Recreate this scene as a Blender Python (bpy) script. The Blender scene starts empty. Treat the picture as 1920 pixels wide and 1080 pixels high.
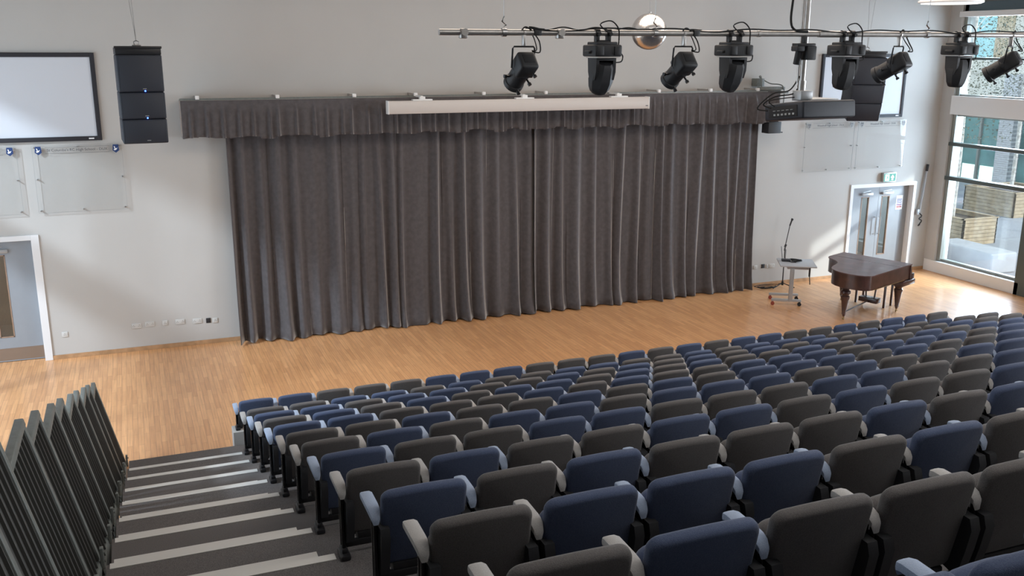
import bpy, bmesh, math, random
from mathutils import Vector, Matrix
random.seed(7)
SC = bpy.context.scene
C = SC.collection
# ------------------------------------------------------------------ camera
cam_d = bpy.data.cameras.new('camera'); cam = bpy.data.objects.new('camera', cam_d); C.objects.link(cam)
SC.camera = cam
CAM = Vector((-1.23881535, -17.0798128, 5.1877335))
yaw, pit, rol = 0.381516608, 0.249723612, 0.004073950
f_ = Vector((math.sin(yaw)*math.cos(pit), math.cos(yaw)*math.cos(pit), -math.sin(pit)))
r_ = Vector((math.cos(yaw), -math.sin(yaw), 0)); u_ = r_.cross(f_)
r2 = math.cos(rol)*r_ + math.sin(rol)*u_; u2 = -math.sin(rol)*r_ + math.cos(rol)*u_
M = Matrix((r2, u2, -f_)).transposed().to_4x4(); M.translation = CAM
cam.matrix_world = M
cam_d.sensor_width = 36.0; cam_d.lens = 1766.28276*36/1920; cam_d.clip_start = .05; cam_d.clip_end = 300
# ------------------------------------------------------------------ view, world, sun
SC.view_settings.view_transform = 'Standard'; SC.view_settings.look = 'None'
SC.view_settings.exposure = 0.0; SC.view_settings.gamma = 1.0
SC.view_settings.use_curve_mapping = False
W = bpy.data.worlds.new('sky'); SC.world = W; W.use_nodes = True
nt = W.node_tree; nt.nodes.clear()
wo = nt.nodes.new('ShaderNodeOutputWorld'); bg = nt.nodes.new('ShaderNodeBackground')
sky = nt.nodes.new('ShaderNodeTexSky'); sky.sky_type = 'HOSEK_WILKIE'
sky.sun_direction = Vector((1.42, -1.0, .74)).normalized(); sky.turbidity = 5.0; sky.ground_albedo = .5
mixw = nt.nodes.new('ShaderNodeMix'); mixw.data_type = 'RGBA'; mixw.inputs[0].default_value = .75
mixw.inputs[7].default_value = (.80, .90, 1.0, 1)
nt.links.new(sky.outputs[0], mixw.inputs[6]); nt.links.new(mixw.outputs[2], bg.inputs[0])
bg.inputs[1].default_value = 2.1
nt.links.new(bg.outputs[0], wo.inputs[0])
def light(name, kind, loc, target=None, energy=1, color=(1,1,1), size=None, size_y=None, **k):
    d = bpy.data.lights.new(name, kind); o = bpy.data.objects.new(name, d); C.objects.link(o)
    o.location = loc; d.energy = energy; d.color = color
    if target is not None:
        o.rotation_euler = (Vector(target)-Vector(loc)).to_track_quat('-Z', 'Y').to_euler()
    if size:
        if kind == 'AREA':
            d.size = size
            if size_y: d.shape = 'RECTANGLE'; d.size_y = size_y
        elif kind == 'SUN': d.angle = size
        else: d.shadow_soft_size = size
    for a, b in k.items(): setattr(d, a, b)
    return o
light('sun', 'SUN', (30, -15, 15), (30-1.42, -14, 15-.74), 5.0, (1, .98, .97), math.radians(1.6))
# daylight entering by the glazing: the window wall on the right, the tall glazing on the left
light('daylight_right_window', 'AREA', (17.4, -1.6, 3.3), (5, -5.2, 1.5), 900, (.70, .82, 1), 2.2, 5.0)
light('daylight_right_rear', 'AREA', (17.3, -12.5, 3.4), (5, -9, 2.4), 1500, (.86, .92, 1), 6.0, 5.0)
light('daylight_left_high', 'AREA', (-16.0, -9.3, 12.5), (-3.2, -1.6, 2.6), 3700, (.74, .87, 1), 1.5, 1.1)
light('daylight_left_window', 'AREA', (-5.95, -4.6, 3.0), (3, -3.2, 1.0), 225, (.64, .83, 1), 8.0, 5.0)
light('overhead_fill_rear', 'AREA', (4.0, -14.5, 7.6), (4.0, -13.5, 0), 150, (1, .95, .90), 8.0, 2.0)  # fill lamp added to brighten the rear seats and aisle, no skylight there
light('overhead_fill', 'AREA', (6.0, -7.0, 7.55), (6.0, -6.0, 0), 350, (1, .84, .70), 9.0, 3.0)  # added warm fill lamp to lift the hall and stage wall, no fixture behind it

# ------------------------------------------------------------------ materials
MATS = {}
def mat(name, col, rough=.6, metal=0, noise=0, nscale=30, bump=0, bscale=200, spec=.5, sheen=0, coat=0, col2=None, emit=None, estr=0):
    if name in MATS: return MATS[name]
    m = bpy.data.materials.new(name); m.use_nodes = True; n = m.node_tree; b = n.nodes['Principled BSDF']
    b.inputs['Base Color'].default_value = (*col, 1); b.inputs['Roughness'].default_value = rough
    b.inputs['Metallic'].default_value = metal; b.inputs['Specular IOR Level'].default_value = spec
    b.inputs['Sheen Weight'].default_value = sheen; b.inputs['Coat Weight'].default_value = coat
    if sheen: b.inputs['Sheen Roughness'].default_value = .4
    tc = n.nodes.new('ShaderNodeTexCoord')
    if noise:
        t = n.nodes.new('ShaderNodeTexNoise'); t.inputs['Scale'].default_value = nscale; t.inputs['Detail'].default_value = 4
        r = n.nodes.new('ShaderNodeValToRGB')
        c2 = col2 or tuple(min(1, c*(1+noise)) for c in col); c1 = col if col2 else tuple(c*(1-noise) for c in col)
        r.color_ramp.elements[0].position = .35; r.color_ramp.elements[1].position = .65
        r.color_ramp.elements[0].color = (*c1, 1); r.color_ramp.elements[1].color = (*c2, 1)
        n.links.new(tc.outputs['Object'], t.inputs['Vector']); n.links.new(t.outputs['Fac'], r.inputs[0]); n.links.new(r.outputs[0], b.inputs['Base Color'])
    if bump:
        t2 = n.nodes.new('ShaderNodeTexNoise'); t2.inputs['Scale'].default_value = bscale
        bp = n.nodes.new('ShaderNodeBump'); bp.inputs['Strength'].default_value = bump; bp.inputs['Distance'].default_value = .01
        n.links.new(tc.outputs['Object'], t2.inputs['Vector']); n.links.new(t2.outputs['Fac'], bp.inputs['Height']); n.links.new(bp.outputs[0], b.inputs['Normal'])
    if emit: b.inputs['Emission Color'].default_value = (*emit, 1); b.inputs['Emission Strength'].default_value = estr
    MATS[name] = m; return m
def glass_mat(name, tint=(.95, .98, .98), refl=.08, rough=0.0):
    m = bpy.data.materials.new(name); m.use_nodes = True; n = m.node_tree; n.nodes.clear()
    o = n.nodes.new('ShaderNodeOutputMaterial'); mx = n.nodes.new('ShaderNodeMixShader')
    t = n.nodes.new('ShaderNodeBsdfTransparent'); g = n.nodes.new('ShaderNodeBsdfGlossy'); lw = n.nodes.new('ShaderNodeLayerWeight')
    ad = n.nodes.new('ShaderNodeMath'); ad.operation = 'MULTIPLY_ADD'; ad.inputs[1].default_value = .5 if 'acryl' not in name else .25; ad.inputs[2].default_value = refl
    lw.inputs[0].default_value = .25; t.inputs[0].default_value = (*tint, 1); g.inputs['Roughness'].default_value = rough
    n.links.new(lw.outputs['Fresnel'], ad.inputs[0]); n.links.new(ad.outputs[0], mx.inputs[0])
    n.links.new(t.outputs[0], mx.inputs[1]); n.links.new(g.outputs[0], mx.inputs[2]); n.links.new(mx.outputs[0], o.inputs[0])
    MATS[name] = m; return m
def brick_mat(name, c1, c2, cm, scale_u, scale_v, mortar=.01, rough=.4, rot=0, coat=0, axes='XY', spec=.5, grain=0, bump=0, offset=.5):
    m = bpy.data.materials.new(name); m.use_nodes = True; n = m.node_tree; b = n.nodes['Principled BSDF']
    tc = n.nodes.new('ShaderNodeTexCoord'); sp = n.nodes.new('ShaderNodeSeparateXYZ'); cb = n.nodes.new('ShaderNodeCombineXYZ')
    n.links.new(tc.outputs['Object'], sp.inputs[0])
    n.links.new(sp.outputs['XYZ'.index(axes[0])], cb.inputs[0]); n.links.new(sp.outputs['XYZ'.index(axes[1])], cb.inputs[1])
    br = n.nodes.new('ShaderNodeTexBrick'); br.inputs['Scale'].default_value = 1; br.inputs['Brick Width'].default_value = scale_u
    br.inputs['Row Height'].default_value = scale_v; br.inputs['Mortar Size'].default_value = mortar; br.inputs['Mortar Smooth'].default_value = .1
    br.offset = offset; br.inputs['Bias'].default_value = 0
    br.inputs['Color1'].default_value = (*c1, 1); br.inputs['Color2'].default_value = (*c2, 1); br.inputs['Mortar'].default_value = (*cm, 1)
    n.links.new(cb.outputs[0], br.inputs['Vector'])
    last = br.outputs['Color']
    if grain:
        mp = n.nodes.new('ShaderNodeMapping'); mp.inputs['Scale'].default_value = (1.2, 26, 1)
        ns = n.nodes.new('ShaderNodeTexNoise'); ns.inputs['Scale'].default_value = 1.6; ns.inputs['Detail'].default_value = 5
        n.links.new(cb.outputs[0], mp.inputs[0]); n.links.new(mp.outputs[0], ns.inputs['Vector'])
        rr = n.nodes.new('ShaderNodeMapRange'); rr.inputs[1].default_value = .3; rr.inputs[2].default_value = .7
        rr.inputs[3].default_value = 1-grain; rr.inputs[4].default_value = 1+grain*.6
        n.links.new(ns.outputs['Fac'], rr.inputs[0])
        mx = n.nodes.new('ShaderNodeVectorMath'); mx.operation = 'SCALE'
        n.links.new(last, mx.inputs[0]); n.links.new(rr.outputs[0], mx.inputs[3]); last = mx.outputs[0]
    n.links.new(last, b.inputs['Base Color'])
    if bump:
        bp = n.nodes.new('ShaderNodeBump'); bp.inputs['Strength'].default_value = bump; bp.inputs['Distance'].default_value = .004; bp.invert = True
        n.links.new(br.outputs['Fac'], bp.inputs['Height']); n.links.new(bp.outputs[0], b.inputs['Normal'])
    b.inputs['Roughness'].default_value = rough; b.inputs['Coat Weight'].default_value = coat; b.inputs['Coat Roughness'].default_value = .16
    b.inputs['Specular IOR Level'].default_value = spec
    MATS[name] = m; return m
def fabric_mat(name, c1, c2, scale, sheen=.25, rough=.9):
    m = mat(name, c1, rough, noise=1, col2=c2, nscale=scale, sheen=sheen, bump=.25, bscale=scale*1.3, spec=.15)
    return m

m_wall = mat('painted_plaster_wall', (.485, .475, .455), .85, noise=.012, nscale=1.5, bump=.05, bscale=60)
m_white = mat('white_paint', (.78, .78, .77), .45)
m_ceil = mat('ceiling_paint', (.72, .71, .69), .9)
m_floor = brick_mat('maple_strip_floor', (.74, .39, .175), (.62, .31, .135), (.30, .15, .07), .62, .072, .0016, rough=.45, coat=.38, axes='YX', grain=.16, offset=.37)
m_skirt = mat('oak_skirting', (.42, .25, .13), .5, noise=.15, nscale=8)
m_carpet = mat('dark_speckled_carpet', (.085, .080, .080), .98, noise=1, col2=(.20, .185, .18), nscale=260, bump=.4, bscale=500, spec=.1)
m_strip = mat('pale_grey_nosing', (.62, .61, .58), .6)
m_black = mat('black_metal', (.012, .012, .014), .38, spec=.5)
m_blackp = mat('black_plastic', (.018, .019, .022), .55, bump=.1, bscale=300)
m_speaker = mat('speaker_black_grille', (.012, .016, .026), .5, bump=.3, bscale=420)
m_post = mat('black_chrome_post', (.02, .02, .022), .18, metal=.8)
m_chrome = mat('brushed_steel', (.55, .55, .55), .3, metal=1)
m_alu = mat('scaffold_tube_alu', (.50, .48, .46), .38, metal=.85, noise=.08, nscale=12)
m_rail = mat('graphite_rail_paint', (.15, .165, .155), .45, noise=.1, nscale=30)
m_railslat = mat('graphite_slat_paint', (.075, .075, .070), .5)
m_blue = fabric_mat('blue_wool_fabric', (.058, .078, .140), (.084, .108, .178), 240)
m_grey = fabric_mat('charcoal_wool_fabric', (.094, .088, .088), (.130, .122, .120), 240)
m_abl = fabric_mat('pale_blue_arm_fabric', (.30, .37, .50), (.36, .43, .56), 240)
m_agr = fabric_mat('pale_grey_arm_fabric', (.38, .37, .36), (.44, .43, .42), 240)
m_curt = mat('grey_velour_curtain', (.098, .090, .093), .85, noise=.10, nscale=14, sheen=1.0, bump=.15, bscale=350, spec=.1)
MATS['grey_velour_curtain'].node_tree.nodes['Principled BSDF'].inputs['Sheen Roughness'].default_value = .35
m_screen = mat('projection_fabric', (.60, .63, .68), .8)
m_case = mat('white_metal_case', (.56, .52, .49), .45)
m_frame = mat('black_velvet_frame', (.018, .018, .024), .7)
m_door = mat('grey_door_laminate', (.27, .295, .325), .4, noise=.02, nscale=4)
m_trim = mat('white_gloss_trim', (.74, .75, .76), .35)
m_kick = mat('bronze_kick_plate', (.30, .25, .21), .35, metal=.6)
m_oak = mat('oak_bead', (.30, .20, .14), .45, noise=.1, nscale=20)
m_glass = glass_mat('clear_glazing', (.93, .97, .97), .04)
m_vision = glass_mat('vision_glass', (.80, .87, .90), .10)
m_acry = glass_mat('clear_acrylic', (.995, .997, .997), .0)
m_edge = mat('acrylic_edge', (.30, .31, .31), .3)
m_bluesh = mat('blue_shield_enamel', (.02, .05, .16), .4)
m_wht = mat('bright_white', (.85, .86, .88), .5)
m_ink = mat('dark_lettering', (.08, .08, .09), .6)
m_wframe = mat('olive_grey_window_frame', (.22, .23, .21), .4)
m_wframed = mat('dark_green_grey_frame', (.075, .095, .09), .4)
m_blind = mat('slate_roller_blind', (.10, .14, .16), .8)
m_piano = mat('rosewood_piano', (.055, .026, .022), .28, noise=.3, nscale=6, coat=.5)
m_pianol = mat('rosewood_piano_lid', (.10, .055, .050), .42, noise=.2, nscale=5, coat=.12)
m_brass = mat('aged_brass', (.45, .33, .16), .35, metal=1)
m_ivory = mat('ivory_keys', (.75, .70, .60), .4)
m_tgrey = mat('grey_table_frame', (.40, .41, .42), .4, metal=.4)
m_ttop = mat('light_grey_table_top', (.42, .42, .43), .4)
m_red = mat('red_castor', (.25, .05, .03), .5)
m_rubber = mat('black_rubber', (.012, .012, .012), .8)
m_green = mat('exit_sign_green', (.03, .20, .14), .4, emit=(.05, .28, .2), estr=.35)
m_exitw = mat('exit_sign_white', (.8, .9, .85), .4, emit=(.75, 1, .9), estr=.55)
m_plate = mat('white_socket_plastic', (.56, .56, .54), .4)
m_ball = mat('mirror_tiles', (.74, .72, .70), .22, metal=1)
def ball_facets():
    n = m_ball.node_tree; b = n.nodes['Principled BSDF']
    tc = n.nodes.new('ShaderNodeTexCoord'); sp = n.nodes.new('ShaderNodeTexVoronoi'); sp.inputs['Scale'].default_value = 42
    bp = n.nodes.new('ShaderNodeBump'); bp.inputs['Strength'].default_value = .22; bp.inputs['Distance'].default_value = .003
    n.links.new(tc.outputs['Object'], sp.inputs['Vector']); n.links.new(sp.outputs['Distance'], bp.inputs['Height']); n.links.new(bp.outputs[0], b.inputs['Normal'])
ball_facets()
m_led = mat('blue_led', (.02, .05, .8), .3, emit=(.05, .12, 1), estr=9)
m_lens = mat('dark_lens', (.01, .012, .015), .05)
m_pave = brick_mat('pale_paving', (.30, .32, .36), (.27, .29, .33), (.10, .11, .12), 4.5, 1.35, .012, rough=.8, axes='YX')
m_conc = mat('white_concrete', (.40, .41, .44), .8, noise=.05, nscale=3)
m_timber = brick_mat('planter_timber', (.62, .47, .30), (.54, .40, .25), (.18, .12, .07), 3.0, .105, .006, rough=.7, axes='XZ', grain=.2)
m_soil = mat('soil', (.10, .075, .055), .95, noise=.4, nscale=30)
m_birch = mat('birch_bark', (.62, .60, .56), .8, noise=.35, nscale=9)
m_wbrick = brick_mat('pale_brick', (.62, .62, .63), (.55, .55, .57), (.35, .35, .37), .23, .08, .008, rough=.85, axes='YZ')
m_teal = mat('teal_facade_glass', (.10, .26, .25), .15, noise=.3, nscale=.8)
m_leaf = mat('birch_leaf', (.10, .11, .07), .7, noise=.4, nscale=3)
m_cyan = mat('cyan_facade_panel', (.42, .74, .78), .5)
m_clad = brick_mat('larch_cladding', (.60, .50, .36), (.55, .44, .30), (.3, .2, .1), .14, 3.0, .008, rough=.8, axes='YZ')
m_render = mat('cream_render', (.72, .69, .62), .85)
m_litwin = mat('lit_window', (.8, .85, .8), .5, emit=(.85, 1, .92), estr=.9)
m_dark = mat('void_dark', (.02, .02, .022), .9)

# ------------------------------------------------------------------ mesh helpers
class MB:
    def __init__(s): s.bm = bmesh.new()
    def _xf(s, vs, mtx):
        if mtx is not None:
            for v in vs: v.co = mtx @ v.co
    def box(s, a, b, bev=0, mtx=None, seg=2):
        a = Vector(a); b = Vector(b)
        g = bmesh.ops.create_cube(s.bm, size=1); vs = g['verts']; c = (a+b)/2; d = b-a
        for v in vs: v.co = Vector((c.x+v.co.x*d.x, c.y+v.co.y*d.y, c.z+v.co.z*d.z))
        if bev:
            es = list({e for v in vs for e in v.link_edges})
            r = bmesh.ops.bevel(s.bm, geom=es, offset=min(bev, .49*min(abs(d.x), abs(d.y), abs(d.z))), segments=seg, affect='EDGES', profile=.5)
            vs = list({v for f in r['faces'] for v in f.verts} | {v for v in vs if v.is_valid})
        s._xf(vs, mtx); return s
    def cyl(s, p0, p1, r, r2=None, seg=12, caps=True):
        p0 = Vector(p0); p1 = Vector(p1); d = p1-p0; L = d.length
        if L < 1e-6: return s
        g = bmesh.ops.create_cone(s.bm, cap_ends=caps, segments=seg, radius1=r, radius2=r if r2 is None else r2, depth=L)
        q = d.to_track_quat('Z', 'Y').to_matrix().to_4x4(); q.translation = (p0+p1)/2
        s._xf(g['verts'], q); return s
    def tube(s, pts, r, seg=8, smooth=0):
        pts = [Vector(p) for p in pts]; rings = []; up = Vector((0, 0, 1))
        if smooth:
            q = [pts[0]]+pts+[pts[-1]]; out = []
            for i in range(1, len(q)-2):
                for k in range(smooth):
                    t = k/smooth; a, b, c, d = q[i-1:i+3]
                    out.append(.5*((2*b)+(c-a)*t+(2*a-5*b+4*c-d)*t*t+(3*b-a-3*c+d)*t**3))
            pts = out+[pts[-1]]
        for i, p in enumerate(pts):
            t = (pts[min(i+1, len(pts)-1)] - pts[max(i-1, 0)]).normalized()
            a = up if abs(t.dot(up)) < .95 else Vector((1, 0, 0))
            u = t.cross(a).normalized(); w = t.cross(u).normalized()
            rings.append([s.bm.verts.new(p+(u*math.cos(k*2*math.pi/seg)+w*math.sin(k*2*math.pi/seg))*r) for k in range(seg)])
        for i in range(len(rings)-1):
            for k in range(seg):
                s.bm.faces.new((rings[i][k], rings[i][(k+1) % seg], rings[i+1][(k+1) % seg], rings[i+1][k]))
        s.bm.faces.new(rings[0]); s.bm.faces.new(rings[-1][::-1]); return s
    def lathe(s, prof, c=(0, 0, 0), seg=20, mtx=None):
        c = Vector(c); rings = []; allv = []
        for r, z in prof:
            ring = [s.bm.verts.new(c+Vector((r*math.cos(k*2*math.pi/seg), r*math.sin(k*2*math.pi/seg), z))) for k in range(seg)]
            rings.append(ring); allv += ring
        for i in range(len(rings)-1):
            for k in range(seg):
                s.bm.faces.new((rings[i][k], rings[i][(k+1) % seg], rings[i+1][(k+1) % seg], rings[i+1][k]))
        s.bm.faces.new(rings[0][::-1]); s.bm.faces.new(rings[-1]); s._xf(allv, mtx); return s
    def prism(s, poly, d0, d1, plane='XY', mtx=None):
        # poly in the plane, extruded along the remaining axis from d0 to d1
        def P(a, b, d):
            return Vector({'XY': (a, b, d), 'XZ': (a, d, b), 'YZ': (d, a, b)}[plane])
        v0 = [s.bm.verts.new(P(a, b, d0)) for a, b in poly]; v1 = [s.bm.verts.new(P(a, b, d1)) for a, b in poly]
        s.bm.faces.new(v0); s.bm.faces.new(v1[::-1]); n = len(poly)
        for i in range(n): s.bm.faces.new((v0[i], v1[i], v1[(i+1) % n], v0[(i+1) % n]))
        s._xf(v0+v1, mtx); return s
    def pad(s, outline, th, r, mtx=None, curve=0, w=1, nseg=4):
        # cushion: outline (x,z) rounded over at both faces, thickness along y
        cx = sum(p[0] for p in outline)/len(outline); cz = sum(p[1] for p in outline)/len(outline)
        hx = max(abs(p[0]-cx) for p in outline); hz = max(abs(p[1]-cz) for p in outline)
        layers = []
        for k in range(nseg+1):
            a = math.pi/2*k/nseg; layers.append((r*(1-math.sin(a)), -th/2+r*(1-math.cos(a))))
        layers += [(i, -y) for i, y in layers[::-1]]
        rings = []; allv = []
        for ins, y in layers:
            ring = []
            for x, z in outline:
                X = cx+(x-cx)*(hx-ins)/hx; Z = cz+(z-cz)*(hz-ins)/hz
                ring.append(s.bm.verts.new((X, y+curve*((X-cx)/hx)**2, Z)))
            rings.append(ring); allv += ring
        n = len(outline)
        for i in range(len(rings)-1):
            for k in range(n): s.bm.faces.new((rings[i][k], rings[i][(k+1) % n], rings[i+1][(k+1) % n], rings[i+1][k]))
        for ring, fl in ((rings[0], 1), (rings[-1], 0)):
            y = sum(v.co.y for v in ring)/n
            cv = s.bm.verts.new((cx, y-curve*.35 + (-.008 if fl else .008), cz)); allv.append(cv)
            for k in range(n):
                s.bm.faces.new((ring[k], cv, ring[(k+1) % n]) if fl else (ring[k], ring[(k+1) % n], cv))
        s._xf(allv, mtx); return s
    def data(s, name, m, smooth=True):
        bmesh.ops.recalc_face_normals(s.bm, faces=s.bm.faces)
        me = bpy.data.meshes.new(name); s.bm.to_mesh(me); s.bm.free()
        me.materials.append(m)
        if smooth:
            me.polygons.foreach_set('use_smooth', [True]*len(me.polygons)); me.set_sharp_from_angle(angle=math.radians(38))
        return me
    def build(s, name, m, parent=None, smooth=True):
        o = bpy.data.objects.new(name, s.data(name, m, smooth)); C.objects.link(o)
        if parent: o.parent = parent
        return o
def tag(o, label=None, cat=None, group=None, kind=None):
    if label: o['label'] = label
    if cat: o['category'] = cat
    if group: o['group'] = group
    if kind: o['kind'] = kind
    return o
def thing(name, label, cat, loc=(0, 0, 0), rz=0, group=None):
    o = bpy.data.objects.new(name, None); C.objects.link(o); o.location = loc; o.rotation_euler = (0, 0, rz)
    o.empty_display_size = .1
    return tag(o, label, cat, group)
def struct(name, mb, m, smooth=False, parent=None):
    o = mb.build(name, m, parent, smooth)
    if not parent: o['kind'] = 'structure'
    return o
def inst(me, name, parent, loc=None):
    o = bpy.data.objects.new(name, me); C.objects.link(o); o.parent = parent
    if loc: o.location = loc
    return o
def rrect(w, z0, z1, r=.05, arch=0, taper=0, n=5):
    pts = []
    for cx, cz, a0 in ((w/2-r, z1-r, 0), (-w/2+r, z1-r, 90), (-w/2+r, z0+r, 180), (w/2-r, z0+r, 270)):
        for k in range(n+1):
            a = math.radians(a0+90*k/n); pts.append([cx+r*math.cos(a), cz+r*math.sin(a)])
        if a0 == 0:
            for t in (.5, 0, -.5): pts.append([t*(w/2-r), z1])
    for p in pts:
        t = (p[1]-z0)/(z1-z0); p[0] *= 1-taper*(1-t); p[1] -= arch*(p[0]/(w/2))**2*t
    return pts
def text_obj(txt, size, mtx, m, name, parent, ext=.001):
    cu = bpy.data.curves.new('t', 'FONT'); cu.body = txt; cu.size = size; cu.extrude = ext; cu.align_x = 'CENTER'; cu.align_y = 'CENTER'
    t = bpy.data.objects.new('t', cu); C.objects.link(t)
    dg = bpy.context.evaluated_depsgraph_get(); me = bpy.data.meshes.new_from_object(t.evaluated_get(dg))
    bpy.data.objects.remove(t); me.materials.clear(); me.materials.append(m)
    o = bpy.data.objects.new(name, me); C.objects.link(o); o.matrix_local = mtx
    if parent: o.parent = parent
    return o
def RX(a): return Matrix.Rotation(a, 4, 'X')
def RY(a): return Matrix.Rotation(a, 4, 'Y')
def RZ(a): return Matrix.Rotation(a, 4, 'Z')
def T(*v): return Matrix.Translation(v)
WALLTEXT = RX(math.pi/2)      # text standing on the stage wall, read from the seats

# ------------------------------------------------------------------ room shell
XL, XR, YB, ZC = -5.5, 16.4, -19.0, 7.8
struct('floor', MB().box((XL-.3, YB-.3, -.2), (XR+.0, .6, 0)), m_floor)
DL0, DL1 = -4.76, -2.81; DR0, DR1 = 13.97, 15.92; DH = 2.17
w = MB()
for a, b in ((XL-.3, DL0), (DL1, DR0), (DR1, XR+.4)): w.box((a, 0, 0), (b, .3, ZC))
for a, b in ((DL0, DL1), (DR0, DR1)): w.box((a, 0, DH), (b, .3, ZC))
struct('wall_stage', w, m_wall)
struct('ceiling', MB().box((XL-.3, YB-.3, ZC), (XR+.4, .3, ZC+.2)), m_ceil)
struct('wall_rear', MB().box((XL-.3, YB-.3, 0), (XR+.4, YB, ZC)), m_wall)
# right wall with bay 1 glazing near the stage and rear glazing beyond the seats
WY0, WY1 = -.34, -2.62
w = MB()
w.box((XR, WY0, 0), (XR+.4, 0, ZC)); w.box((XR, -9.2, 0), (XR+.4, WY1-.26, ZC))
w.box((XR, -16.0, 0), (XR+.4, -9.2, .3)); w.box((XR, -16.0, 5.9), (XR+.4, -9.2, ZC)); w.box((XR, YB, 0), (XR+.4, -16, ZC))
w.box((XR, WY1-.26, 6.25), (XR+.4, WY0, ZC)); w.box((XR, WY1-.26, 3.76), (XR+.4, WY0, 4.14)); w.box((XR+.2, WY1-.26, 0), (XR+.4, WY0, .28))
struct('wall_right', w, m_wall)
struct('trim_1', MB().box((XR-.02, -2.72, 0), (XR+.22, WY0+.30, .27), .006), m_white)       # window plinth
struct('trim_2', MB().box((XR-.03, WY1-.26, 3.74), (XR+.02, WY0+.02, 4.16), .004), m_white)  # spandrel between the lights
def window_bay(n, y0, y1, lows, trans_m, far=False):
    # frame of the lower light (z .3-3.72) and upper light (4.18-5.9)
    X0, X1 = XR+.12, XR+.20
    f = MB()
    for (za, zb) in ((.28, 3.76), (4.14, 6.25 if not far else 5.9)):
        f.box((X0-.06, y0-.10, za), (X1+.02, y0, zb), .004); f.box((X0-.02, y1, za), (X1+.02, y1+.06, zb), .004)
        f.box((X0-.02, y1, za), (X1+.02, y0, za+.05)); f.box((X0-.02, y1, zb-.06), (X1+.02, y0, zb))
    fo = struct('window_%d' % n, f, m_wframe)
    t = MB()
    for z, h in trans_m: t.box((X0-.10, y1, z-h/2), (X1+.02, y0+.02, z+h/2), .01)
    tr = t.build('transom', m_wframed, fo)
    g = MB(); g.box((X0+.02, y1+.05, .33), (X0+.035, y0-.09, 3.71)); g.box((X0+.02, y1+.05, 4.19), (X0+.035, y0-.09, 5.88))
    g.build('pane', m_glass, fo, False)
    return fo
w1 = window_bay(1, WY0, WY1, None, ((2.27, .09), (3.06, .08), (4.99, .05)))
MB().box((XR+.06, WY1, 5.94), (XR+.14, WY0, 6.22)).build('blind', m_blind, w1, False)
MB().box((XR-.04, WY1-.1, 5.90), (XR+.10, WY0+.06, 6.02), .01).build('blind_rail', m_white, w1, False)
struct('trim_3', MB().box((XR-.02, WY1-.30, 0), (XR+.22, WY1, 6.3)), m_wframed)             # dark post at the far side of the bay
f = MB()
for k in range(4):
    y = -9.2-k*1.7; f.box((XR+.1, y-1.7, .3), (XR+.2, y-1.62, 5.9)); f.box((XR+.1, y-.08, .3), (XR+.2, y, 5.9))
for z in (.3, 2.2, 3.7, 4.1, 5.82): f.box((XR+.1, -16, z), (XR+.2, -9.2, z+.08))
struct('window_2', f, m_wframe)
# left wall with tall glazing
w = MB()
w.box((XL-.3, -.45, 0), (XL, 0, ZC)); w.box((XL-.3, YB, 0), (XL, -9.2, ZC)); w.box((XL-.3, -9.2, 0), (XL, -.45, .33))
w.box((XL-.3, -9.2, 3.74), (XL, -.45, 4.2)); w.box((XL-.3, -9.2, 5.95), (XL, -.45, ZC))
struct('wall_left', w, m_wall)
f = MB()
for k in range(5):
    y = -.45-k*2.1875; f.box((XL-.2, y-.05, .33), (XL-.1, y+.05, 3.74)); f.box((XL-.2, y-.05, 4.2), (XL-.1, y+.05, 5.95))
f.box((XL-.2, -9.2, .33), (XL-.1, -.45, .39)); f.box((XL-.2, -9.2, 3.68), (XL-.1, -.45, 3.74)); f.box((XL-.2, -9.2, 5.89), (XL-.1, -.45, 5.95))
struct('window_3', f, m_wframe)
# skirting
for n, a, b in (('baseboard_left', DL1, .3), ('baseboard_right', 11.0, DR0), ('baseboard_corner', DR1, XR)):
    struct(n, MB().box((a, -.018, 0), (b, 0, .075), .003), m_skirt)
struct('baseboard_curtain', MB().box((.3, -.018, 0), (11.0, 0, .075)), m_skirt)

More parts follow.
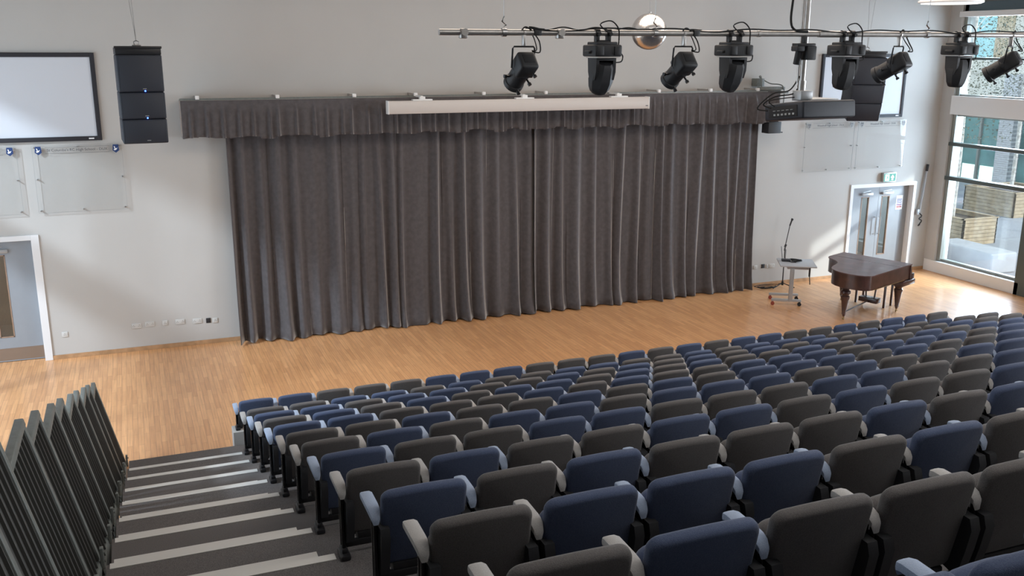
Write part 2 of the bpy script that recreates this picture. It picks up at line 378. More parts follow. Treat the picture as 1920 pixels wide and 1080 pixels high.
def double_door(n, x0, x1, panels, kick, closers):
    fr = MB(); j = .085 if n == 2 else .12
    fr.box((x0, -.025, 0), (x0+j, .03, DH), .004); fr.box((x1-j, -.025, 0), (x1, .03, DH), .004); fr.box((x0+j, -.024, DH-.085), (x1-j, .03, DH), .004)
    fr.box((x0+.02, .02, 0), (x0+j-.001, .30, DH-.004)); fr.box((x1-j+.001, .02, 0), (x1-.02, .30, DH-.004)); fr.box((x0+j, .02, DH-.08), (x1-j, .30, DH-.002))
    fo = struct('door_%d' % n, fr, m_trim)
    mid = (x0+x1)/2; Y0, Y1 = .13, .175
    for i, (a, b) in enumerate(((x0+j+.003, mid-.003), (mid+.003, x1-j-.003))):
        pa, pb = panels[i]; z0, z1 = .43, 1.84; lf = MB()
        lf.box((a, Y0, .01), (pa, Y1, DH-.085)); lf.box((pb, Y0, .01), (b, Y1, DH-.085)); lf.box((pa, Y0, .01), (pb, Y1, z0)); lf.box((pa, Y0, z1), (pb, Y1, DH-.085))
        leaf = lf.build('door_leaf', m_door, fo, False)
        bd = MB(); q = .016
        bd.box((pa, Y0-.006, z0), (pa+q, Y1, z1)); bd.box((pb-q, Y0-.006, z0), (pb, Y1, z1)); bd.box((pa, Y0-.006, z0), (pb, Y1, z0+q)); bd.box((pa, Y0-.006, z1-q), (pb, Y1, z1))
        bd.build('glazing_bead', m_oak, leaf, False)
        MB().box((pa+q, Y0+.02, z0+q), (pb-q, Y0+.026, z1-q)).build('vision_panel', m_vision, leaf, False)
        cl = MB().box((pa-.02, Y0-.055, 1.88), (pb+.06, Y0, 1.94), .008)
        cl.tube([(pa+.0, Y0-.04, 1.95), (pa-.06, Y0-.10, 1.965), (pb-.02, Y0-.05, 1.99)], .008)
        cl.build('door_closer', m_tgrey, leaf)
        hx = mid+(-.07 if i == 0 else .07)
        MB().tube([(hx, Y0, .95), (hx, Y0-.05, .95), (hx, Y0-.05, 1.35), (hx, Y0, 1.35)], .010).build('pull_handle', m_chrome, leaf)
        if kick: MB().box((a+.005, Y0-.003, .03), (b-.005, Y0, .24)).build('kick_plate', m_kick, leaf, False)
    MB().box((x0, .29, 0), (x1, .30, .02)).build('threshold', m_kick, fo, False)
    return fo
double_door(1, DL0, DL1, ((-4.28, -4.08), (-3.58, -3.36)), True, True)
double_door(2, DR0, DR1, ((14.44, 14.67), (15.04, 15.28)), False, True)
# corridors behind the doors, seen through the vision panels
for n, a, b in ((4, DL0-.6, DL1+.6), (5, DR0-.6, DR1+.4)):
    cmb = MB(); cmb.box((a, 2.6, 0), (b, 2.7, 2.8)); cmb.box((a-.1, .31, 0), (a, 2.7, 2.8)); cmb.box((b, .31, 0), (b+.1, 2.7, 2.8)); cmb.box((a, .31, 2.7), (b, 2.7, 2.8)); cmb.box((a, .31, -.1), (b, 2.7, 0))
    struct('wall_corridor_%d' % (n-3), cmb, m_wall)
    light('corridor_lamp', 'POINT', ((a+b)/2, 1.5, 2.45), None, 12 if n == 4 else 80, (.88, .94, 1), .15)
# notice on the right door
nb = thing('door_notice', 'white paper notice with blue and red print on grey door leaf', 'notice', (15.58, .128, 1.66))
MB().box((-.10, -.002, -.17), (.10, 0, .17)).build('paper', m_wht, nb, False)
mb = MB()
for i in range(5): mb.box((-.075, -.004, .07-i*.032), (.075-.01*(i % 2), -.002, .085-i*.032))
mb.build('blue_print', mat('notice_blue', (.05, .08, .35), .6), nb, False)
MB().box((-.075, -.004, -.12), (.075, -.002, -.09)).box((-.075, -.004, -.155+.08), (.06, -.002, -.155+.095)).build('red_print', mat('notice_red', (.35, .06, .08), .6), nb, False)
# exit sign
ex = thing('exit_sign', 'green and white running man exit sign above the grey double doors', 'exit sign', (15.02, -.06, 2.30))
MB().box((-.19, -.02, -.10), (.19, .06, .12), .006).build('housing', m_alu, ex)
MB().box((-.175, -.024, -.085), (.175, -.02, .095)).build('face', m_green, ex, False)
mb = MB(); F0, F1 = -.027, -.0245
mb.prism([(-.14, -.07), (-.02, -.07), (-.02, .08), (-.14, .08)], F0+.002, F1, 'XZ')
mb.prism([(.05, -.06), (.10, -.06), (.10, 0), (.13, 0), (.075, .07), (.02, 0), (.05, 0)], F0, F1, 'XZ')
mb.build('white_symbols', m_exitw, ex, False)
mb = MB()
mb.lathe([(.001, 0), (.012, .001), (.001, .002)], seg=10, mtx=T(-.062, F0, .055) @ RX(math.pi/2))
mb.prism([(-.085, .035), (-.06, .04), (-.062, .0), (-.04, -.025), (-.05, -.032), (-.075, -.01), (-.1, -.03), (-.12, -.03), (-.12, -.02), (-.1, -.018), (-.088, .0)], F0-.001, F0, 'XZ')
mb.build('running_figure', m_green, ex, False)
# window pole / blind crank on the wall beside the door
wp = thing('window_pole', 'grey pole with dark grip clipped to wall between door and window', 'pole', (16.08, -.05, 0))
MB().cyl((.07, 0, 2.42), (-.02, 0, 1.42), .022).build('shaft', m_tgrey, wp)
MB().cyl((.085, 0, 2.56), (.068, 0, 2.40), .032).build('grip', m_blackp, wp)
MB().box((-.10, -.02, 1.36), (-.03, .05, 1.50), .01).build('bracket', m_tgrey, wp)
MB().tube([(-.02, 0, 1.40), (.05, -.02, 1.33), (-.03, -.02, 1.27), (.06, -.02, 1.22), (.0, -.03, 1.15), (-.02, -.01, 1.1), (.04, 0, 1.12)], .014, 8, 5).build('cord_bundle', m_blackp, wp)

# ------------------------------------------------------------------ sockets
def socket(x, z, wd, nm, label, mm, double):
    t = thing(nm, label, 'socket', (x, 0, z), 0, None)
    MB().box((-wd/2, -.012, -.045), (wd/2, 0, .045), .004).build('face_plate', mm, t)
    h = MB()
    for c in ((-.045, .045) if double else (0,)):
        for dx, dz in ((0, .015), (-.012, -.008), (.012, -.008)): h.box((c+dx-.004, -.0135, dz-.004), (c+dx+.004, -.012, dz+.004))
    h.build('pin_holes', m_dark, t, False)
for x, z, wd, nm, lab, mm, db in (
    (-1.45, .455, .155, 'double_socket', 'white double wall socket, leftmost of the row left of the curtain', m_plate, 1),
    (-1.23, .465, .155, 'double_socket', 'white double wall socket, second from left in the row left of the curtain', m_plate, 1),
    (-.98, .46, .09, 'single_socket', 'white single wall socket in the middle of the row left of the curtain', m_plate, 0),
    (-.73, .455, .155, 'double_socket', 'white double wall socket just right of the single one, left of the curtain', m_plate, 1),
    (-.44, .44, .155, 'double_socket', 'white double wall socket directly left of the black outlet', m_plate, 1),
    (-.25, .43, .08, 'data_outlet', 'black square outlet low on wall left of the curtain', m_blackp, 0),
    (-.135, .42, .09, 'single_socket', 'white single wall outlet nearest the left curtain edge', m_plate, 0),
    (-2.59, .425, .095, 'single_socket', 'white single wall socket beside the left door frame', m_plate, 0),
    (11.49, .44, .09, 'single_socket', 'white single outlet right of the curtain, nearest it', m_plate, 0),
    (11.69, .45, .09, 'data_outlet', 'black square outlet on wall behind the mic stand', m_blackp, 0),
    (11.80, .44, .05, 'single_socket', 'narrow white outlet between black outlet and table', m_plate, 0),
    (11.93, .44, .155, 'double_socket', 'white double wall socket behind the grey table', m_plate, 1)):
    socket(x, z, wd, nm, lab, mm, db)

# ------------------------------------------------------------------ curtains, pelmet, screens
def curtain(x0, x1, label, seed, edge=0):
    rnd = random.Random(seed); n = int((x1-x0)/.011); nz = 26; bm = bmesh.new(); ph = []; p = 0.0
    freqs = [rnd.uniform(.75, 1.35) for _ in range(80)]
    for i in range(n+1):
        x = x0+(x1-x0)*i/n; per = .30*freqs[int((x-x0)/.45) % 80]; p += (x1-x0)/n/per*2*math.pi*.5; ph.append(p)
    sub = [rnd.uniform(-1, 1) for _ in range(200)]
    grid = []
    for k in range(nz+1):
        t = k/nz; z = 3.95*(1-t)+.012*t; row = []
        for i in range(n+1):
            a = ph[i]; fold = int((a+math.pi/2)/math.pi); s_ = abs(math.sin(a)); amp = (.06+.055*t)*(1+.45*sub[fold % 200])
            c_ = abs(math.cos(a)); rg = c_**3.2; rw = .5*(1+math.cos(2*a)); mixr = max(0, (t-.72)/.28)**1.5
            y = -.10-amp*1.15*((1-mixr)*rg+mixr*rw*1.25)-.014*math.sin(3.1*a+2*t)*(.4+t)-.05*t*(1+math.sin(ph[i]*.31+seed))*.6-.03*mixr
            drift = .05*t*sub[(fold*7) % 200]+.03*math.sin(2.2*t+sub[fold % 200]*4)
            x = x0+(x1-x0)*i/n; fx = min(1, (i/n)*12, (1-i/n)*12); x += drift*fx
            if t > .93: y -= .07*((t-.93)/.07)*(.5+.5*math.sin(a*.5+seed))
            zz = z+(.018*(.5+.5*sub[(fold*3) % 200]) if k == nz else 0)
            row.append(bm.verts.new((x, y, zz)))
        grid.append(row)
    for k in range(nz):
        for i in range(n): bm.faces.new((grid[k][i], grid[k+1][i], grid[k+1][i+1], grid[k][i+1]))
    me = bpy.data.meshes.new('stage_curtain'); bm.to_mesh(me); bm.free(); me.materials.append(m_curt)
    me.polygons.foreach_set('use_smooth', [True]*len(me.polygons))
    o = bpy.data.objects.new('stage_curtain', me); C.objects.link(o)
    so = o.modifiers.new('thick', 'SOLIDIFY'); so.thickness = .004
    return tag(o, label, 'curtain', 'stage curtains')
curtain(.25, 6.02, 'left half of the floor length grey velour stage curtain', 3)
curtain(5.98, 11.20, 'right half of the grey velour stage curtain, towards the piano', 11)
# pelmet
PY = -.46
def pelmet():
    bm = bmesh.new(); rnd = random.Random(5); path = []
    y = 0.0
    while y > PY: path.append((-.45, y, 0)); y -= .02
    x = -.45
    while x < 11.48: path.append((x, PY, 1)); x += .012
    y = PY
    while y < 0: path.append((11.48, y, 2)); y += .02
    sub = [rnd.uniform(-1, 1) for _ in range(300)]; nz = 14; grid = []
    for k in range(nz+1):
        t = k/nz; row = []
        for (x, y, s_) in path:
            d = 0; zb = 3.70
            if s_ == 1:
                a = (x+.45)/.25; fi = int(a); fr = a-fi; w_ = .5+.25*sub[fi % 300]
                e = min(1, max(0, (t-.10)*4))
                d = e*(.035+.03*t)*(math.exp(-((fr-w_)/.10)**2)*1.2+.35*math.sin(a*2*math.pi+1))
                zb = 3.695+.02*sub[(fi*5) % 300]+.015*math.sin(a*1.9)
                if x > 9.9: d += .06*e*math.sin((x-9.9)*8.5-t*2.2)*t
            z = 4.32*(1-t)+zb*t
            row.append(bm.verts.new((x, y-d if s_ == 1 else y, z)))
        grid.append(row)
    for k in range(nz):
        for i in range(len(path)-1): bm.faces.new((grid[k][i], grid[k+1][i], grid[k+1][i+1], grid[k][i+1]))
    me = bpy.data.meshes.new('valance_cloth'); bm.to_mesh(me); bm.free(); me.materials.append(m_curt)
    me.polygons.foreach_set('use_smooth', [True]*len(me.polygons))
    root = thing('curtain_pelmet', 'pleated grey velour pelmet running above the stage curtain', 'pelmet', (0, 0, 0))
    o = bpy.data.objects.new('valance_cloth', me); C.objects.link(o); o.parent = root
    so = o.modifiers.new('thick', 'SOLIDIFY'); so.thickness = .005
    MB().box((-.46, PY+.015, 4.325), (11.5, PY+.055, 4.355)).build('track', m_rail, root, False)
    for x in (-.18, 1.12, 2.44, 3.55, 4.85, 6.1, 7.35, 8.55, 9.75, 10.9):
        a = MB().box((x-.02, PY-.02, 4.355), (x+.02, 0, 4.385), .003); ao = a.build('wall_arm', m_alu, root, False)
        MB().box((x-.03, PY-.03, 4.34), (x+.03, PY+.04, 4.40), .004).build('clamp', m_white, ao)
    mo = MB().box((11.18, PY-.08, 3.46), (11.5, PY+.16, 3.70), .01); mo.cyl((11.5, PY, 3.48), (11.6, PY, 3.47), .012)
    mo.build('drive_motor', m_blackp, root)
    hb = MB().box((10.95, PY-.05, 4.36), (11.55, PY+.10, 4.42), .006); hb.box((11.05, -.20, 4.42), (11.25, -.02, 4.58), .01)
    hb.box((11.42, PY-.08, 4.28), (11.62, PY+.05, 4.33), .004); hb.tube([(11.0, PY, 4.40), (11.08, -.3, 4.62), (11.2, -.1, 4.60), (11.35, -.25, 4.48), (11.5, PY-.05, 4.42), (11.53, PY-.05, 4.0)], .012, 6, 6)
    hb.build('pulley_gear', m_rail, root)
    return root
pelmet()
sc = thing('projector_screen_case', 'long white housing of the roll-down screen in front of the pelmet', 'screen case', (5.52, -.8, 4.06))
MB().prism([(-.07, 0), (.07, 0), (.08, .03), (.08, .19), (.05, .22), (-.06, .22), (-.085, .17), (-.085, .03)], -2.57, 2.57, 'YZ').build('housing', m_case, sc)
MB().box((-2.585, -.09, -.005), (-2.57, .085, .225), .004).box((2.57, -.09, -.005), (2.585, .085, .225), .004).build('end_cap', m_white, sc)
MB().box((2.50, -.088, .05), (2.55, -.084, .065)).build('maker_badge', m_ink, sc, False)
MB().box((-2.5, -.03, -.006), (2.5, .03, 0)).build('slot', m_dark, sc, False)
for x in (-1.95, 0, 1.95):
    b = MB().box((x-.18, -.05, .22), (x+.18, .05, .245), .004); b.box((x-.05, -.04, .24), (x+.05, .04, .29), .004); b.box((x-.02, 0, .27), (x+.02, .8, .30)); b.build('mounting_bracket', m_white, sc)
def fixed_screen(cx, label, badge):
    hw = 1.19; t = thing('projection_screen', label, 'projection screen', (cx, 0, 4.385), 0, 'fixed wall screens')
    b = .07; f = MB(); z0, z1 = -.70, .70
    f.box((-hw, -.05, z0), (-hw+b, 0, z1), .006); f.box((hw-b, -.05, z0), (hw, 0, z1), .006); f.box((-hw+b, -.05, z0), (hw-b, 0, z0+b), .006); f.box((-hw+b, -.05, z1-b), (hw-b, 0, z1), .006)
    f.build('frame', m_frame, t)
    MB().box((-hw+b, -.03, z0+b), (hw-b, -.005, z1-b)).build('screen_fabric', m_screen, t, False)
    MB().box((hw-.20, -.053, z0+.025), (hw-.12, -.05, z0+.045)).build('maker_badge', m_wht, t, False)
fixed_screen(-2.88, 'black-framed pale wall screen at top left, beside the left speaker stack', 1)
fixed_screen(14.04, 'black-framed pale wall screen at right, behind the hanging speakers', 1)
def board(x0, x1, txt, label, crest):
    z0, z1 = 2.53, 3.62; cx = (x0+x1)/2; hw = (x1-x0)/2
    t = thing('honours_board', label, 'board', (cx, -.05, z0))
    MB().box((-hw, -.005, 0), (hw, .0, z1-z0)).build('acrylic_sheet', m_acry, t, False)
    e = MB(); q = .004
    e.box((-hw-q, -.005, 0), (-hw, 0, z1-z0)); e.box((hw, -.005, 0), (hw+q, 0, z1-z0)); e.box((-hw, -.005, -q), (hw, 0, 0)); e.box((-hw, -.005, z1-z0), (hw, 0, z1-z0+q))
    e.build('polished_edge', m_edge, t, False)
    for px in (-hw+.03, 0, hw-.03):
        for pz in (.03, (z1-z0)/2, z1-z0-.03):
            if px == 0 and abs(pz-(z1-z0)/2) < .1: continue
            MB().cyl((px, -.012, pz), (px, .047, pz), .011).build('standoff', m_chrome, t)
    H = z1-z0-.075
    tx = text_obj(txt, .060, T(0, -.007, H) @ WALLTEXT, m_ink, 'lettering', t)
    MB().box((-hw+.19, -.0065, H+.048), (hw-.19, -.0055, H+.052)).box((-hw+.19, -.0065, H-.052), (hw-.19, -.0055, H-.048)).build('ruled_line', m_ink, t, False)
    for px in (-hw+.09, hw-.09):
        if crest == 'shield':
            s_ = MB().prism([(-.042, .065), (.042, .065), (.052, -.03), (.0, -.07), (-.052, -.03)], -.012, -.006, 'XZ', T(px, 0, H)).build('shield', m_bluesh, t, False)
            d = MB(); d.prism([(-.028, .04), (-.012, .035), (-.004, .0), (.028, .012), (.01, -.02), (-.02, -.032), (-.034, -.01), (-.016, -.006)], -.014, -.012, 'XZ', T(px, 0, H)); d.build('white_bird_emblem', m_wht, s_, False)
        else:
            s_ = MB().prism([(-.045, .06), (-.015, .045), (0, .065), (.015, .045), (.045, .06), (.042, -.02), (0, -.07), (-.042, -.02)], -.012, -.006, 'XZ', T(px, 0, H)).build('crest', m_edge, t, False)
            d = MB().box((-.028, -.014, .005), (-.006, -.012, .035), mtx=T(px, 0, H)).box((.006, -.014, .005), (.028, -.012, .035), mtx=T(px, 0, H)).box((-.012, -.014, -.035), (.012, -.012, -.01), mtx=T(px, 0, H)); d.build('crest_emblem', m_ink, s_, False)
board(-2.75, -1.41, "St Columba's RC High School - DUX", 'clear acrylic board with blue shields below the left screen, nearer the curtain', 'shield')
board(-4.33, -2.98, "St Columba's RC High School - DUX", 'clear acrylic board with blue shield cut by the left picture edge', 'shield')
board(12.53, 13.88, "Woodmill High School - DUX", 'clear acrylic board with dark crests left of the exit sign', 'crest')
board(13.99, 15.38, "Woodmill High School - DUX", 'clear acrylic board with dark crests directly above the grey double doors', 'crest')

# ------------------------------------------------------------------ seating platforms
D, H, P = .8326930191, .2566106724, .4979541761
NY = -6.2646567585+D             # nosing of platform level 1
XN0, XN1 = -1.62, 12.0
NL = 14
plat = thing('seating_platform', 'dark carpeted stepped platform carrying the rows of theatre seats', 'seating platform', (0, 0, 0))
for m_ in range(1, NL):
    y = NY-(m_-1)*D; z = m_*H; y2 = y-D if m_ < NL-1 else YB
    MB().box((XN0, y2, z-H+.001), (XN1+1.2, y, z)).build('tread', m_carpet, plat, False)
    if m_ > 1: MB().box((XN0+.02, y-.062, z), (-.352, y+.004, z+.004)).build('nosing_strip', m_strip, plat, False)
    if m_ > 1: MB().box((12.25, y-.062, z), (XN1+1.18, y+.004, z+.004)).build('nosing_strip', m_strip, plat, False)
    if m_ > 1:
        s_ = MB().box((XN0+.03, y-.0, z-H), (-.41, y+.285, z-H/2)).build('aisle_step', m_carpet, plat, False)
        MB().box((XN0+.03, y+.225, z-H/2), (-.41, y+.289, z-H/2+.004)).build('nosing_strip', m_strip, s_, False)
    MB().box((-.33, y+.002, z-.07), (11.72, y+.03, z-.01)).build('seat_rail', m_black, plat, False)
pl = MB().box((-.37, NY+.002, 0), (11.75, NY+.24, .435), .004)
tag(pl.build('front_plinth', mat('pale_grey_laminate', (.42, .42, .41), .5), None, False), 'pale grey boxed plinth under the front row of seats', 'plinth')

# ------------------------------------------------------------------ theatre seats
def seat_meshes(fab, arm, sfx):
    d = {}
    bk = MB(); tilt = T(0, .012, .115) @ RX(math.radians(11.5))
    bk.pad(rrect(.437, 0, .445, .042, arch=.022, taper=.01), .062, .024, tilt, curve=.018)
    d['backrest'] = bk.data('backrest_'+sfx, fab)
    st = MB(); st.pad(rrect(.405, 0, .375, .06, arch=.012, taper=.0), .08, .036, T(0, .088, .065) @ RX(math.radians(3)), curve=-.010)
    d['seat_cushion'] = st.data('seat_cushion_'+sfx, fab)
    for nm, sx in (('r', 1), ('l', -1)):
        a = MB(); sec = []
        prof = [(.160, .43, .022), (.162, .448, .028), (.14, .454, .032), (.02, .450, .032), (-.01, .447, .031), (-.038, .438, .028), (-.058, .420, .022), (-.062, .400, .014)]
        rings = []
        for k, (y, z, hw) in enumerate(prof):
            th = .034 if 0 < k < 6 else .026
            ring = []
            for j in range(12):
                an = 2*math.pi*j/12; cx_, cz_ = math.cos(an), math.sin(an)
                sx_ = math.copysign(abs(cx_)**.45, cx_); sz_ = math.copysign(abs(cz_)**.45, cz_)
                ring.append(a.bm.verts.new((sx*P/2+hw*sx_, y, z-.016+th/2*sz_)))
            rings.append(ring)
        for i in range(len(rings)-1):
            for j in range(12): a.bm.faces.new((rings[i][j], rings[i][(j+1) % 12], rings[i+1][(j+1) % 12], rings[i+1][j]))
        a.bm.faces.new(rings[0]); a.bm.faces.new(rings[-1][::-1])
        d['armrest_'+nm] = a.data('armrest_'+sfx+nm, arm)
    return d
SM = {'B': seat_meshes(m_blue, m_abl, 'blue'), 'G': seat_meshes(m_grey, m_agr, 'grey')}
def support(sx):
    x = sx*P/2; s_ = MB()
    s_.tube([(x, -.045, .012), (x, -.045, .41)], .0125, 10); s_.tube([(x, -.005, .012), (x, -.005, .42)], .0125, 10)
    return s_.data('arm_post', m_post)
def foot(sx):
    x = sx*P/2
    return MB().box((x-.03, -.11, 0), (x+.03, .02, .035), .012).box((x-.018, -.075, .03), (x+.018, .012, .06), .008).data('foot_plate', m_black)
def bracket(sx):
    x = sx*.212
    b = MB().prism([(-.055, .09), (.10, .13), (.11, .22), (.05, .36), (-.085, .355), (-.10, .31), (-.085, .22)], x-.022, x+.024, 'YZ')
    b.box((min(x, sx*P/2), -.02, .29), (max(x, sx*P/2), .05, .335), .01)
    return b.data('hinge_bracket', m_blackp)
def under():
    return MB().box((-P/2+.012, -.03, .045), (P/2-.012, .0, .085), .004).box((-.16, -.02, .06), (.16, .06, .125), .01).data('seat_frame', m_black)
SUP = {1: support(1), -1: support(-1)}; FT = {1: foot(1), -1: foot(-1)}; BR = {1: bracket(1), -1: bracket(-1)}; UN = under()
ROWS = ["BBGGGBBBGGGBGBGBBGGBGBBG", "GGBBGBGGBBGGBGBBBGBBGBGG", "BBGBBGGBGBGBGBGBGBGGBGGB", "GBGBGBBGBGBGGBGBGBGBBG",
        "BBGGGBGBGGBBBGBBBGBG", "GGBGGBGBGBBBGBGGBG", "GBGBBGBBBGBGGBBG", "BGGBBGGGBBGGBG", "GBGGBBGBGGBG", "BGBGGGBGBG", "GBBBGBGB", "GBGGGB", "GBBG"]
ORD = ['front', 'second', 'third', 'fourth', 'fifth', 'sixth', 'seventh', 'eighth', 'ninth', 'tenth', 'eleventh', 'twelfth', 'nearest']
ONUM = ['first', 'second', 'third', 'fourth', 'fifth', 'sixth', 'seventh', 'eighth', 'ninth', 'tenth', 'eleventh', 'twelfth', 'thirteenth', 'fourteenth', 'fifteenth', 'sixteenth', 'seventeenth', 'eighteenth', 'nineteenth', 'twentieth', 'twenty-first', 'twenty-second', 'twenty-third', 'twenty-fourth']
X0 = -.05384662
for k, row in enumerate(ROWS):
    y = NY-k*D; z = (k+1)*H
    if k == 0: y += .1795
    for j, cch in enumerate(row):
        colr = 'blue' if cch == 'B' else 'charcoal'
        rl = ('front row' if k == 0 else 'nearest row' if k == 12 else ORD[k]+' row from the stage')
        pl_ = 'at the left aisle' if j == 0 else ONUM[j]+' from the left aisle'
        s_ = thing('theatre_seat', '%s theatre seat in the %s, %s' % (colr, rl, pl_), 'theatre seat', (X0+j*P, y, z+(.435-H if k == 0 else 0)), 0, 'theatre seats on the stepped platform')
        dz = -(.435-H) if k == 0 else 0
        d = SM[cch]; zz = (0, 0, dz)
        inst(d['backrest'], 'backrest', s_, zz); inst(d['seat_cushion'], 'seat_cushion', s_, zz)
        sides = (1, -1) if j == 0 else (1,)
        for sd in sides:
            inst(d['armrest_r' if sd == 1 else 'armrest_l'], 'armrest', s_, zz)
            po = inst(SUP[sd], 'arm_post', s_, (0, 0, 0))
            if k == 0: po.scale = (1, 1, (.405+dz)/.405)
            inst(FT[sd], 'foot_plate', s_, (0, -.0 if k else -.03, 0))
        for sd in (1, -1): inst(BR[sd], 'hinge_bracket', s_, zz)
        inst(UN, 'seat_frame', s_, (0, 0, max(dz, -.045)))

# ------------------------------------------------------------------ leaning slatted guard rails on the left
def rail_proto():
    # local: x outward lean, origin at base far corner; s up the lean
    lean = -.27/1.13; Hh = 1.13; L = D+.03
    sh = Matrix(((1, 0, lean, 0), (0, 1, 0, 0), (0, 0, 1, 0), (0, 0, 0, 1)))
    f = MB(); t = .019
    f.box((-t, -.055, 0), (t, 0, Hh), .005, sh); f.box((-t, -L, 0), (t, -L+.05, Hh), .005, sh); f.box((-t-.004, -L, Hh-.03), (t+.004, 0, Hh+.012), .005, sh); f.box((-t, -L, .0), (t, 0, .05), .005, sh)
    s_ = MB(); n = 8
    for i in range(n):
        y = -.055-(L-.105)*(i+.5)/n; s_.box((-.012, y-.036, .05), (-.004, y+.036, Hh-.03), 0, sh); s_.box((-.004, y+.028, .05), (.012, y+.036, Hh-.03), 0, sh)
    b = MB(); b.box((.012, -.10, .0), (.036, -.06, .15), .004); b.cyl((.01, -.08, .11), (.045, -.08, .11), .011)
    return f.data('rail_frame', m_rail), s_.data('slat_infill', m_railslat, False), b.data('fixing_bracket', m_rail)
RF, RS, RB = rail_proto()
for i in range(14):
    pos = 'front one beside the stage floor' if i == 0 else ONUM[i]+' from the stage'
    g = thing('guard_rail', 'leaning dark slatted guard rail panel along the aisle, %s' % pos, 'guard rail', (-1.682-.012*(i % 2), -4.9-i*D, i*H), 0, 'slatted guard rail panels')
    inst(RF, 'rail_frame', g); inst(RS, 'slat_infill', g); inst(RB, 'fixing_bracket', g)

# ------------------------------------------------------------------ lighting bar and fixtures
BY = -9.5
def bz(x): return 5.309+(x-1.154)*(5.338-5.309)/(7.635-1.154)
bar = thing('lighting_bar', 'long horizontal metal tube carrying the stage lights', 'lighting bar', (0, 0, 0))
MB().cyl((1.154, BY, bz(1.154)), (9.6, BY, bz(9.6)), .0255, seg=20).build('tube', m_alu, bar)
MB().cyl((4.95, BY, bz(4.95)), (5.2, BY, bz(5.2)), .031, seg=16).cyl((4.25, BY, bz(4.25)), (4.28, BY, bz(4.25)), .030).build('joint_sleeve', m_alu, bar)
for x in (1.36, 2.23):
    MB().box((x-.03, BY-.035, bz(x)-.05), (x+.03, BY+.035, bz(x)+.03), .01).cyl((x, BY-.06, bz(x)), (x, BY+.04, bz(x)), .03).build('spare_clamp', m_alu, bar)
for x in (1.72, 3.16, 6.30, 8.4):
    h = MB(); zb = bz(x)
    h.tube([(x, BY, zb+.12), (x, BY, ZC)], .0035, 5); h.tube([(x, BY, zb+.0), (x-.02, BY, zb+.03), (x+.02, BY, zb+.06), (x-.015, BY, zb+.09), (x, BY, zb+.13)], .008, 6); h.lathe([(.034, -.02), (.034, .02)], seg=14, mtx=T(x, BY, zb) @ RY(math.pi/2))
    h.build('hanging_wire', m_chrome, bar)
cab = MB()
def wob(pts, n=6):
    out = []
    for i in range(len(pts)-1):
        a, b = Vector(pts[i]), Vector(pts[i+1])
        for k in range(n): out.append(a.lerp(b, k/n))
    out.append(Vector(pts[-1])); return out
pts = []
x = 1.9
while x < 9.4:
    pts.append((x, BY-.028+.008*math.sin(x*9), bz(x)+.030+.018*math.sin(x*6.3)*math.sin(x*2.1))); x += .06
cab.tube(pts, .007, 6)
pts = [(x_/50., BY+.03, bz(x_/50.)+.034+.012*math.sin(x_*.4)) for x_ in range(98, 160)]
cab.tube(pts, .006, 6)
tag(cab.build('power_cable', m_rubber), 'black cable running along the top of the lighting bar', 'cable')
cb2 = MB().tube([(4.64, BY, ZC), (4.635, BY, 6.2), (4.63, BY, 5.7), (4.62, BY, 5.45), (4.66, BY-.02, 5.36), (4.8, BY-.03, 5.345)], .011, 8, 6)
tag(cb2.build('feed_cable', m_rubber), 'thick black feed cable dropping from the ceiling onto the lighting bar', 'cable')

def clamp(mb, x=0, z=0):
    mb.lathe([(.036, -.02), (.036, .02)], seg=14, mtx=T(x, 0, z) @ RY(math.pi/2)); mb.box((x-.018, -.025, z-.09), (x+.018, .025, z-.02), .005); mb.cyl((x, -.06, z-.01), (x, -.03, z-.01), .016)
def moving_head(x, label, tilt=20, pan=0, s=1.0):
    t = thing('moving_head_light', label, 'stage light', (x, BY, bz(x)), math.radians(pan), 'moving head lights on the bar')
    for cx_ in (-.055, .055):
        c = MB(); clamp(c, cx_); c.build('clamp', m_black, t)
    b = MB().box((-.13, -.13, -.20), (.13, .13, -.10), .015); b.box((-.155, -.05, -.175), (-.12, .05, -.15), .008); b.box((.12, -.05, -.175), (.155, .05, -.15), .008)
    b.box((-.10, -.10, -.11), (.10, .10, -.075), .01); b.box((-.115, -.14, -.19), (-.05, -.12, -.11), .008); b.box((.05, -.14, -.19), (.115, -.12, -.11), .008); b.cyl((-.06, -.02, -.08), (.06, -.02, -.08), .02)
    b.build('base_box', m_blackp, t)
    MB().box((-.10, -.11, -.212), (.10, .11, -.205)).build('turntable', m_alu, t, False)
    y = MB()
    for sx in (-1, 1): y.prism([(-.085, -.212), (.085, -.212), (.075, -.33), (.05, -.40), (-.05, -.40), (-.08, -.33)], sx*.082-.014, sx*.082+.014, 'YZ')
    y.box((-.095, -.085, -.235), (.095, .085, -.212), .006); y.build('yoke', m_blackp, t)
    R = T(0, 0, -.36) @ RX(math.radians(tilt)) @ RZ(math.radians(45)) @ Matrix.Diagonal((1, 1, .88, 1))
    hd = MB().lathe([(.03, .14), (.075, .135), (.095, .10), (.105, .02), (.11, -.05), (.095, -.13), (.075, -.175), (.068, -.18)], seg=8, mtx=R @ RZ(math.radians(22.5)))
    h = hd.build('lamp_head', m_blackp, t)
    MB().lathe([(.062, -.178), (.058, -.186), (.03, -.19)], seg=20, mtx=R).build('lens', m_lens, h)
    MB().tube([(.03, -.03, .01), (-.05, -.05, .07), (.05, -.05, .10), (.12, -.06, .04), (.13, -.06, -.06), (.10, -.10, -.12)], .006, 6, 6).tube([(.14, -.04, -.16), (.175, -.05, -.19), (.16, -.06, -.24), (.10, -.06, -.25)], .006, 6, 6).build('cable_loop', m_rubber, t)
    return t
moving_head(2.641, 'black moving head light, first from the left end of the bar', 22)
moving_head(4.0, 'black moving head light, second from the left end of the bar', 24)
